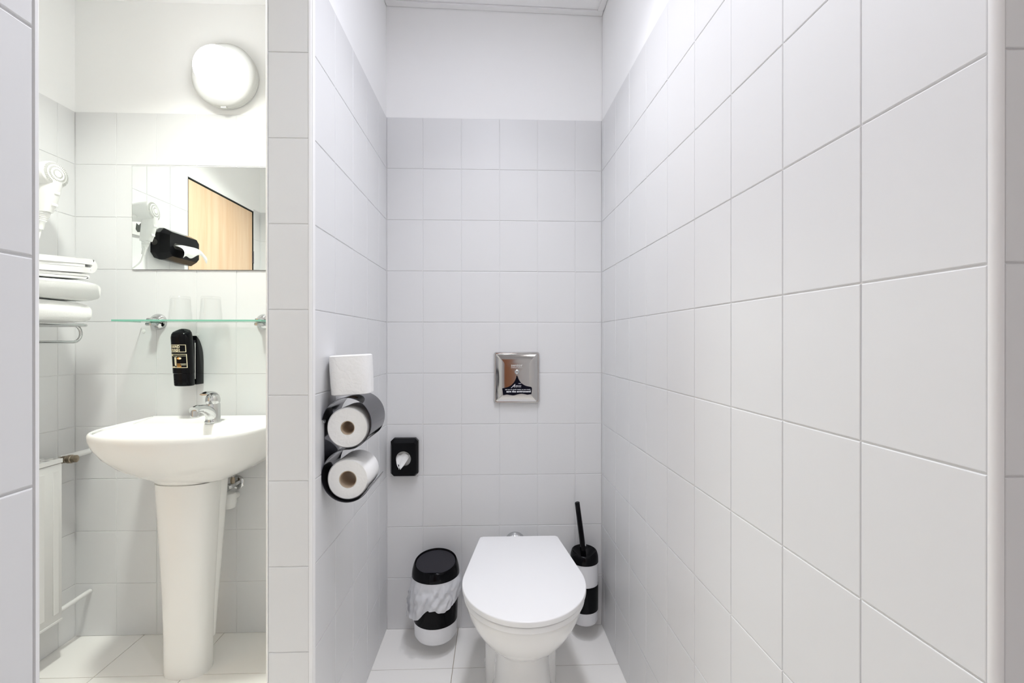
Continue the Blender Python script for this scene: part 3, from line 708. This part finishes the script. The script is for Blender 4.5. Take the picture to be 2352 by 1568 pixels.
# angle valve and trap behind the pedestal
t = thing('angle_valve', 'small chrome water valve with round rosette under the washbasin', 'valve', (-.996, YB, .58))
MB().lathe([(.026, 0), (.026, .002), (.022, .006), (.012, .007)], (-.996, YB-.0005, .582), (0, -1, 0), 28).build('rosette', M_CHROME, t)
MB().tube([(-.996, YB-.005, .582), (-.996, YB-.05, .582)], .009, 16).build('body', M_CHROME, t)
MB().lathe([(.009, 0), (.0125, .003), (.0125, .014), (.010, .017)], (-.996, YB-.048, .582), (-.25, -1, -.1), 20).build('handle', M_CHROME, t)
MB().tube([(-.996, YB-.034, .588), (-.996, YB-.034, .602), (-.996, YB-.034, .612)], [.008, .0085, .006], 6).build('nut', M_BRASS, t)
MB().tube([(-.996, YB-.034, .612), (-.997, YB-.036, .645)], .0045, 12).build('hose', M_STEEL, t)
t = thing('drain_trap', 'white plastic drain trap showing behind the pedestal', 'trap', (-.998, 1.738, .5))
MB().lathe([(.010, -.045), (.022, -.040), (.026, -.022), (.026, .004), (.022, .014), (.012, .017)], (-.998, 1.738, .545), n=28).build('bottle', M_WHITEP, t)
MB().tube([(-.998, 1.758, .535), (-.998, YB-.001, .535)], .012, 16).build('outlet_pipe', M_WHITEP, t)

# ------------------------------------------------------------------ mirror, glass shelf, tumblers
MX0, MX1, MZ0, MZ1 = -1.389, -.789, 1.3995, 1.795
t = thing('mirror', 'frameless rectangular mirror above the glass shelf', 'mirror', ((MX0+MX1)/2, YB, MZ0))
MB().box((MX0, YB-.0012-.0036, MZ0), (MX1, YB-.0012, MZ1)).build('backing', M_STEEL, t, smooth=None)
mb = MB(); mb.box((MX0+.0012, YB-.0053, MZ0+.0012), (MX1-.0012, YB-.00485, MZ1-.0012)); mb.build('glass', M_MIRROR, t, smooth=None)
SX0, SX1, SZ = -1.352, -.834, 1.1965
SY0, SY1 = 1.65, 1.782
t = thing('glass_shelf', 'clear glass shelf with green edge on two round chrome holders', 'shelf', ((SX0+SX1)/2, YB, SZ))
MB().box((SX0+.002, SY0+.002, SZ), (SX1-.002, SY1, SZ+.006)).build('glass_plate', M_SHELF, t, smooth=None)
mb = MB(); mb.box((SX0, SY0, SZ), (SX1, SY0+.0018, SZ+.006)); mb.box((SX0, SY0+.0019, SZ), (SX0+.0018, SY1, SZ+.006)); mb.box((SX1-.0018, SY0+.0019, SZ), (SX1, SY1, SZ+.006))
mb.build('polished_edge', M_GEDGE, t, smooth=None)
for x in (-1.292, -.894):
    hd = MB().lathe([(.0305, 0), (.0305, .004), (.0285, .010), (.022, .016), (.018, .020)], (x, YB-.0005, SZ+.004), (0, -1, 0), 32).build('holder', M_CHROME, t, smooth=40)
    MB().box((x-.013, YB-.055, SZ-.012), (x+.013, YB-.014, SZ-.0004)).build('lower_jaw', M_CHROME, hd, bevel=(.004, 2))
    MB().box((x-.013, YB-.050, SZ+.0064), (x+.013, YB-.014, SZ+.016)).build('upper_jaw', M_CHROME, hd, bevel=(.004, 2))
for x, lab in ((-1.163, 'upturned drinking glass on the shelf nearer the towels'), (-1.053, 'upturned drinking glass on the shelf nearer the partition')):
    zz = SZ+.0062; c = (x, 1.722, zz)
    o = MB().lathe([(.0350, 0), (.0362, .0005), (.0365, .003), (.0362, .03), (.0340, .034), (.0320, .080), (.0312, .086), (.029, .0885), (.004, .0885), (.004, .080), (.028, .080), (.0305, .076), (.0325, .034), (.0350, .003)], (0, 0, 0), n=40, cap=False).build('drinking_glass', M_GLASS, smooth=40, loc=(0, 0, 0))
    o.location = c; props(o, lab, 'glass', 'upturned glasses on the shelf')
for px, pz, lab in ((-1.349, 1.164, 'white plugged screw hole in the tile below the chrome shelf holder'), (-1.149, 1.148, 'small screw hole cap in the tile beside the soap bottle')):
    MB().lathe([(.007, 0), (.0065, .0015), (.004, .0022), (.0005, .0024)], (px, YB-.0003, pz), (0, -1, 0), 16).build('wall_plug', M_WHITEP, loc=(px, YB, pz), tag=(lab, 'plug'))

# ------------------------------------------------------------------ hand wash dispenser
t = thing('soap_dispenser', 'black hand wash bottle in wall holder above the faucet', 'soap dispenser', (-1.145, YB, .962))
SXc = -1.148
def yc(z): return 1.722 - .017*(z-.962)/.2
def bring(z, a, b, front_drop=0.0, n=48):
    out = []
    for i in range(n):
        th = 2*PI*i/n; c, s = math.cos(th), math.sin(th)
        x = a*math.copysign(abs(c)**(2/2.6), c); y = b*math.copysign(abs(s)**(2/2.4), s)
        out.append((SXc+x, yc(z)+y, z + front_drop*(s*.6 - .4 if s < 0 else s*.6-.4)))
    return out
BA, BB = .033, .027
MB().loft([bring(1.009, BA, BB), bring(1.03, BA, BB), bring(1.10, BA*1.01, BB*1.01), bring(1.145, BA*1.0, BB, .008), bring(1.160, BA*.93, BB*.93, .014), bring(1.167, BA*.8, BB*.8, .014), bring(1.170, BA*.5, BB*.5, .010), bring(1.171, BA*.05, BB*.05, .003)]).build('bottle', M_BLACK, t, smooth=50)
cp = MB().loft([bring(.962, BA*.85, BB*.85), bring(.9635, BA*.92, BB*.92), bring(.966, BA*.95, BB*.95), bring(1.004, BA*.96, BB*.97), bring(1.008, BA*.94, BB*.94)]).build('cap', M_BLACK, t, smooth=50)
def by_(x, z, k=1.01):
    u_ = min(.999, abs((x-SXc)/BA)); return yc(z) - BB*k*(1-u_**2.6)**(1/2.4)
def curved(mb):  # subdivide long quads so print follows the bottle
    return mb
def frame(x0, x1, z0, z1, wd, m, name):
    mb = MB()
    def bar(a0, a1, c0, c1, nseg):
        vs = []
        for i in range(nseg+1):
            x = a0 + (a1-a0)*i/nseg
            for z in (c0, c1): vs.append((x, by_(x, z)-.0006, z))
        mb.add(vs, [(2*i, 2*i+2, 2*i+3, 2*i+1) for i in range(nseg)])
    bar(x0, x1, z0, z0+wd, 12); bar(x0, x1, z1-wd, z1, 12); bar(x0, x0+wd, z0+wd, z1-wd, 2); bar(x1-wd, x1, z0+wd, z1-wd, 2)
    return mb.build(name, m, t, smooth=None)
def bars(rects, m):
    mb = MB()
    for x0, x1, z0, z1 in rects:
        vs = []
        for i in range(9):
            x = x0 + (x1-x0)*i/8
            for z in (z0, z1): vs.append((x, by_(x, z)-.0006, z))
        mb.add(vs, [(2*i, 2*i+2, 2*i+3, 2*i+1) for i in range(8)])
    mb.build('print', m, t, smooth=None)
LX0, LX1 = SXc-.0262, SXc+.0262
frame(LX0, LX1, 1.0865, 1.1135, .0016, M_PRINTY, 'label_frame')
frame(LX0+.001, LX1+.001, 1.0295, 1.0795, .0016, M_PRINTY, 'label_frame')
for tx, zz in (('HAND', 1.1015), ('WASH', 1.0895)):
    text_mb(tx, .0135, LX0+.003, zz, lambda x, z: by_(x, z), .0006, bold=.0003, sx=.82).build('lettering', M_PRINTY, t, smooth=None)
text_mb('1', .042, LX0+.0085, 1.0385, lambda x, z: by_(x, z), .0006, bold=.0011, sx=.75).build('lettering', M_PRINTY, t, smooth=None)
bars([(LX0+.0035, LX1-.001, 1.0722, 1.0732), (LX0+.0205, LX0+.0214, 1.0311, 1.0722), (LX0+.004, LX0+.0165, 1.0322, 1.0347), (LX0+.003, LX0+.009, 1.0745, 1.0768), (LX0+.034, LX1-.002, 1.0432, 1.0446), (LX0+.036, LX1-.002, 1.0395, 1.0408)], M_PRINTY)
bars([(LX0+.0225, LX0+.034, 1.0432, 1.0446), (LX0+.0225, LX0+.034, 1.0395, 1.0408), (LX0+.0225, LX0+.037, 1.0355, 1.0372), (LX0+.0225, LX0+.037, 1.0325, 1.0340)], M_PRINTO)
mb = MB(); c_ = (LX0+.031, 1.0640); vs = [(c_[0], by_(*c_)-.0008, c_[1])]
for i in range(24): x, z = c_[0]+.0075*math.cos(2*PI*i/24), c_[1]+.0042*math.sin(2*PI*i/24); vs.append((x, by_(x, z)-.0008, z))
mb.add(vs, [(0, 1+i, 1+(i+1) % 24) for i in range(24)]); mb.build('emblem', M_PRINTO, t, smooth=None)
mb = MB(); c_ = (LX0+.034, 1.0640); vs = [(c_[0], by_(*c_)-.0010, c_[1])]
for i in range(24): x, z = c_[0]+.0042*math.cos(2*PI*i/24), c_[1]+.0036*math.sin(2*PI*i/24); vs.append((x, by_(x, z)-.0010, z))
mb.add(vs, [(0, 1+i, 1+(i+1) % 24) for i in range(24)]); mb.build('emblem', M_PRINTY, t, smooth=None)
mb = MB()
for z in (.976, .988):
    mb.tube(spline([(SXc-.020, yc(z)-BB*.86, z), (SXc, yc(z)-BB*.985, z-.0015), (SXc+.020, yc(z)-BB*.86, z)], 6, False), .0014, 8)
mb.build('grip_ridges', M_BLACK, cp)
pr = [(1.752, .963), (YB-.0005, .963)] + spline([(YB-.0005, 1.05), (YB-.003, 1.08), (YB-.011, 1.107), (YB-.024, 1.13), (1.752, 1.147)], 5, False)
MB().prism_axis(pr, SXc-.024, SXc+.024, 0).build('wall_holder', M_BLACK, t, bevel=(.0025, 2))
MB().box((SXc-.02, 1.744, .985), (SXc+.02, 1.7525, 1.13)).build('clip', M_BLACKM, t, smooth=None)
mb = MB(); mb.tube([(SXc+.0225, 1.7455, 1.12), (SXc+.0225, 1.7455, .985)], .0018, 8); mb.build('clip_rail', M_PRINTG, t)

# ------------------------------------------------------------------ hair dryer
t = thing('hair_dryer', 'white wall-mounted hair dryer hanging above the towels', 'hair dryer', (XWL, 1.57, 1.48))
hx, hy, hz = -1.470, 1.572, 1.682
ax = Vector((1, -.10, .12)).normalized()
body = MB().lathe([(.030, -.125), (.033, -.10), (.038, -.07), (.0415, -.04), (.0425, -.015), (.043, -.004), (.042, 0)], (hx, hy, hz), ax, 40).build('barrel', M_WHITEP, t, smooth=50)
gr = MB().lathe([(.042, -.001), (.041, .003), (.035, .007), (.02, .011), (.006, .0125), (.0005, .0127)], (hx, hy, hz), ax, 40).build('grille', M_WHITEP, t, smooth=50)
u0 = ax.orthogonal().normalized(); w0 = ax.cross(u0); c0 = Vector((hx, hy, hz))
mb = MB()
def dome(r): return .003 + (.0125-.003)*max(0, 1-(r/.0435)**2)**.8
for r0, r1, n in ((.031, .039, 44), (.021, .027, 34), (.011, .016, 22)):
    for i in range(n):
        a = 2*PI*i/n; dv = u0*math.cos(a) + w0*math.sin(a); tv = (-u0*math.sin(a) + w0*math.cos(a))*(.35*2*PI*r0/n)
        p0 = c0 + dv*r0 + ax*(dome(r0)+.0006); p1 = c0 + dv*r1 + ax*(dome(r1)+.0006)
        mb.add([p0-tv, p0+tv, p1+tv, p1-tv], [(0,1,2,3)])
mb.build('vent_slots', mat('vent_grey', (.42, .42, .40), .7), gr, smooth=None)
hp = [Vector((hx-.012, hy, hz-.025)), Vector((hx-.016, hy-.001, hz-.06)), Vector((hx-.024, hy-.002, hz-.10)), Vector((hx-.031, hy-.003, hz-.127))]
hn = MB(); rings = []
for p, (a_, b_) in zip(hp, ((.028, .023), (.027, .022), (.025, .020), (.022, .017))):
    rings.append([p + Vector((a_*math.copysign(abs(math.cos(2*PI*k/32))**.75, math.cos(2*PI*k/32)), b_*math.copysign(abs(math.sin(2*PI*k/32))**.75, math.sin(2*PI*k/32)), 0)) for k in range(32)])
ha = hn.loft(rings).build('handle', M_WHITEP, t, smooth=50)
for k, (zz, s_) in enumerate(((hz-.058, .010), (hz-.10, .007))):
    xx = hx-.012 - (hz-zz-.025)*.16 + .0275 - k*.0015
    MB().box((xx-.003, hy-.011, zz-s_), (xx+.0008, hy+.009, zz+s_*.4)).build('switch', M_WHITEP, ha, bevel=(.002, 2))
bp = hp[-1]
MB().lathe([(.015, .002), (.0165, -.004), (.013, -.008), (.0150, -.010), (.012, -.014), (.0138, -.016), (.0108, -.020), (.0125, -.022), (.0098, -.027), (.0112, -.029), (.0075, -.036), (.007, -.058)], bp, (.2, 0, 1), 20).build('strain_relief', M_WHITEP, ha, smooth=30)
cpath = spline([(bp.x-.011, bp.y, bp.z-.055), (bp.x-.022, bp.y+.002, bp.z-.09), (bp.x-.05, bp.y+.01, bp.z-.12), (XWL+.004, bp.y+.02, bp.z-.15)], 6, False)
MB().tube(cpath, .0028, 8).build('cord', M_WHITEP, t)
MB().lathe([(.006, 0), (.0085, .006), (.009, .012), (.006, .018), (.001, .020)], (hx-.045, hy+.036, hz-.034), (.1, 1, 0), 16).build('hanging_knob', M_WHITEP, t)
MB().prism_axis(offset_poly(spline([(1.49, 1.735), (1.60, 1.73), (1.605, 1.66), (1.56, 1.605), (1.47, 1.60), (1.425, 1.64), (1.43, 1.70)], 6), 0), XWL+.0002, XWL+.010, 0).build('wall_plate', M_WHITEP, t, bevel=(.003, 2))
mb = MB(); q = [(1.509, 1.622), (1.504, 1.650), (1.492, 1.643), (1.478, 1.657), (1.472, 1.632), (1.478, 1.616), (1.498, 1.611)]
em = MB().prism_axis([(y-.004, z) for y, z in q], XWL+.0105, XWL+.0110, 0).build('emblem', M_EMBL, t, smooth=None)

# ------------------------------------------------------------------ towel rack and towels
t = thing('towel_rack', 'chrome towel rack with lower bar on the washroom wall', 'towel rack', (XWL, 1.42, 1.12))
rx = -1.388; RZ = 1.180
up = [(XWL+.001, 1.205, RZ), (-1.43, 1.205, RZ)] + [(-1.43+.042*math.sin(math.radians(a)), 1.247-.042*math.cos(math.radians(a)), RZ) for a in range(15, 91, 15)] + [(rx, 1.58, RZ)] + [(-1.43+.042*math.cos(math.radians(a)), 1.58+.035*math.sin(math.radians(a)), RZ) for a in range(15, 91, 15)] + [(XWL+.001, 1.615, RZ)]
MB().tube(up, .0055, 12).build('shelf_frame', M_CHROME, t)
for x in (-1.455, -1.52, -1.575): MB().tube([(x, 1.206, RZ), (x, 1.614, RZ)], .004, 10).build('rail', M_CHROME, t)
lz = 1.1235; lx = -1.402
cr_ = (RZ-lz)/2
low = [(lx, 1.235, RZ)] + [(lx, 1.235-cr_*math.sin(math.radians(a)), RZ-cr_+cr_*math.cos(math.radians(a))) for a in range(20, 181, 20)] + [(lx, 1.562, lz)] + [(lx, 1.562+cr_*math.sin(math.radians(a)), lz+cr_-cr_*math.cos(math.radians(a))) for a in range(20, 181, 20)]
MB().tube(low, .005, 12).build('towel_bar', M_CHROME, t)
def towel_lump(name, label, y0, y1, x0, x1, z0, z1, seed, t0, t1):
    """soft folded towel; t0, t1: how far bottom and top sink towards the camera end (per metre)"""
    nx, ny = 26, 60; mb = MB(); rings = []
    for i in range(nx+1):
        fx = i/nx; x = x0 + (x1-x0)*fx; e = abs(2*fx-1); ex = (1-e**5)**.5*.6+.4 if e < 1 else .4; ex = .55+.45*ex; ring = []
        for k in range(ny):
            a = 2*PI*k/ny; c, s = math.cos(a), math.sin(a)
            y = (y0+y1)/2 + (y1-y0)/2*math.copysign(abs(c)**.24, c); zz = math.copysign(abs(s)**.55, s)*(.5+.5*ex)
            far = max(0, y1-y)
            lo, hi = z0 - t0*far, z1 - t1*far
            z = (lo+hi)/2 + (hi-lo)/2*zz
            d = noise.noise(Vector((x*16, y*16, z*22+seed)))
            if s > .2: z += .0028*d - .0015
            if c > 0: y += .003*d
            ring.append((x + .003*noise.noise(Vector((y*20, z*30, seed+5)))*(1 if fx > .5 else 0), y, max(z, lo) if s < 0 else z))
        rings.append(ring)
    mb.loft(rings); o = mb.build(name, M_TOWEL, smooth=80, loc=((x0+x1)/2, (y0+y1)/2, z0), tag=(label, 'towel', 'white towels on the rack'))
    return o
towel_lump('towel', 'thick white folded towel at the bottom of the stack on the rack', 1.22, 1.612, -1.585, -1.385, RZ+.0062, 1.259, 1, 0, 0)
towel_lump('towel', 'thick white folded towel in the middle of the stack', 1.22, 1.640, -1.585, -1.378, 1.2600, 1.334, 9, 0, .055)
# top towel: a folded sheet, its layers open to the room
def sheet(path, th):
    n = len(path); nor = []
    for i in range(n):
        a, b = path[max(0, i-1)], path[min(n-1, i+1)]; ty, tz = b[0]-a[0], b[1]-a[1]; L = math.hypot(ty, tz); nor.append((-tz/L, ty/L))
    A = [(p[0]+q[0]*th/2, p[1]+q[1]*th/2) for p, q in zip(path, nor)]; B = [(p[0]-q[0]*th/2, p[1]-q[1]*th/2) for p, q in zip(path, nor)]
    return A + B[::-1]
def fold_path(y0, y1, zc_, r):
    P = [(y0, zc_-r), (y0+.1, zc_-r), (y1-r-.06, zc_-r), (y1-r, zc_-r)] + [(y1-r+r*math.sin(math.radians(a)), zc_-r*math.cos(math.radians(a))) for a in range(20, 180, 20)] + [(y1-r, zc_+r), (y1-.09, zc_+r), (y0, zc_+r*.9)]
    return spline(P, 4, False)
def towel_sheet(path, th, x0, x1, parent, name, tilt):
    mb = MB(); sec = sheet(path, th); nx = 14; rings = []
    for i in range(nx+1):
        x = x0 + (x1-x0)*i/nx; e = abs(2*i/nx-1); sq_ = 1 - .25*e**6
        mid = sum(z for y, z in sec)/len(sec)
        rings.append([(x + (.002*noise.noise(Vector((y*25, z*40, 3))) if i == nx else 0), y + .002*noise.noise(Vector((x*15, y*15, 2))), mid + (z-mid)*(1 - .06*e**6) - tilt*(1.62-y) + .0018*noise.noise(Vector((x*14, y*14, 4)))) for y, z in sec])
    mb.loft(rings)
    return mb.build(name, M_TOWEL, parent, smooth=80)
tt = thing('towel', 'thinner white towel with open folds on top of the stack', 'towel', (-1.48, 1.42, 1.336), 'white towels on the rack')
towel_sheet(fold_path(1.23, 1.600, 1.3455, .0048), .0085, -1.58, -1.385, tt, 'lower_fold', .060)
towel_sheet(fold_path(1.22, 1.622, 1.3830, .0155), .0200, -1.58, -1.383, tt, 'upper_fold', .080)
towel_sheet([(1.24, 1.3822), (1.32, 1.3838), (1.40, 1.3825), (1.48, 1.3835), (1.585, 1.3828)], .0095, -1.58, -1.384, tt, 'inner_layer', .080)

# ------------------------------------------------------------------ tissue dispenser (seen in the mirror)
t = thing('tissue_dispenser', 'black tissue dispenser with white tissue, reflected in the mirror', 'dispenser', (XWL, 1.295, 1.512))
y0, y1, z0, z1 = 1.172, 1.415, 1.508, 1.656; xf = -1.520
def oct2(d, c): return [(y0+d+c, z0+d), (y1-d-c, z0+d), (y1-d, z0+d+c), (y1-d, z1-d-c), (y1-d-c, z1-d), (y0+d+c, z1-d), (y0+d, z1-d-c), (y0+d, z0+d+c)]
MB().loft([[(XWL+.0005, y, z) for y, z in oct2(.010, .022)], [(XWL+.030, y, z) for y, z in oct2(.0, .026)], [(XWL+.050, y, z) for y, z in oct2(.0, .026)], [(xf, y, z) for y, z in oct2(.017, .018)]]).build('housing', M_BLACK, t, smooth=None)
MB().prism_axis([(1.230, 1.563), (1.365, 1.563), (1.375, 1.575), (1.365, 1.590), (1.230, 1.590), (1.220, 1.575)], xf-.001, xf+.0006, 0).build('slot', M_DARK, t, smooth=None)
for yy in (y1+.0003,):
    MB().lathe([(.014, 0), (.014, .0006)], (XWL+.026, yy, 1.585), (0, 1, 0), 20).build('lock', M_DARK, t)
mb = MB(); vs = []
for j in range(8):
    for i in range(17):
        u_, v_ = i/16, j/7
        yv = 1.366 - .150*u_ - .03*v_*u_; vs.append((xf + .001 + .040*math.sin(v_*2.2) + .006*math.sin(u_*7+v_*2)*v_, yv, 1.578 + .014*math.sin(u_*PI)*(1-v_) - .044*v_*v_ - .014*v_*math.cos(u_*5) + .010*v_*math.sin(u_*11)))
mb.add(vs, [(j*17+i, j*17+i+1, (j+1)*17+i+1, (j+1)*17+i) for j in range(7) for i in range(16)]); mb.build('tissue', M_TISSUE, t, smooth=80)

# ------------------------------------------------------------------ radiator
t = thing('radiator', 'white panel radiator low on the washroom wall', 'radiator', (-1.55, 1.42, .15))
ry0, ry1, rz0, rz1 = 1.20, 1.652, .152, .716
MB().box((-1.532, ry0, rz0), (-1.521, ry1, rz1-.016)).build('front_panel', M_RAD, t, bevel=(.003, 2))
MB().box((-1.585, ry0+.004, rz0+.02), (-1.574, ry1-.004, rz1-.02)).build('rear_panel', M_RAD, t, bevel=(.003, 2))
mb = MB()
k = 0
for yy in [ry0+.03+.055*i for i in range(8)]: mb.box((-1.5738, yy, rz0+.04), (-1.5322, yy+.004, rz1-.03))
mb.build('convector_fins', M_RAD, t, smooth=None)
for i in range(9):
    yy = ry1-.024-.05*i
    if yy > ry0: MB().box((-1.5208, yy-.010, rz0+.03), (-1.5196, yy+.010, rz1-.04)).build('rib', M_RAD, t, bevel=(.0005, 1))
mb = MB(); mb.box((-1.530, ry0, rz1-.014), (-1.5185, ry1, rz1)); mb.box((-1.588, ry0, rz1-.014), (-1.578, ry1, rz1))
yy = ry0; step = .030
while yy < ry1-.001: mb.box((-1.5775, yy, rz1-.003), (-1.5305, min(ry1, yy+step*.42), rz1)); yy += step
mb.box((-1.556, ry0, rz1-.0035), (-1.549, ry1, rz1-.0003))
mb.build('top_grille', M_RAD, t, smooth=None)
MB().box((-1.5185, ry0, rz0-.002), (-1.5345, ry1, rz0+.006)).build('bottom_lip', M_RAD, t, bevel=(.001, 1))
for yy in (ry0+.08, ry1-.11): MB().box((-1.602, yy, rz0+.1), (-1.5855, yy+.03, rz1-.1)).build('bracket', M_RAD, t, smooth=None)
v = MB().tube([(-1.553, ry1-.004, .696), (-1.553, ry1+.045, .702)], [.012, .012], 16).build('valve_body', M_BRASS, t)
MB().lathe([(.010, 0), (.013, .004), (.013, .018), (.0105, .020), (.0150, .024), (.0150, .036), (.013, .038), (.013, .050), (.006, .053)], (-1.556, ry1+.035, .702), (1, .05, .05), 20).build('valve_head', M_BRASS, v, smooth=35)
MB().tube([(-1.556, ry1+.030, .706), (-1.553, ry1+.06, .7065), (-1.551, YB-.001, .707)], .0105, 16).build('pipe', M_RAD, t)
lo = MB().tube([(-1.553, ry1+.012, .166), (-1.548, YB-.001, .174)], .0085, 16).build('pipe', M_RAD, t)
MB().lathe([(.0125, 0), (.0125, .02), (.009, .022)], (-1.553, ry1-.002, .165), (.03, 1, .05), 8).build('union_nut', M_RAD, lo, smooth=20)
MB().lathe([(.008, 0), (.008, .012)], (-1.549, ry1+.004, .151), (.2, 0, 1), 10).build('lockshield', M_BRASS, lo)
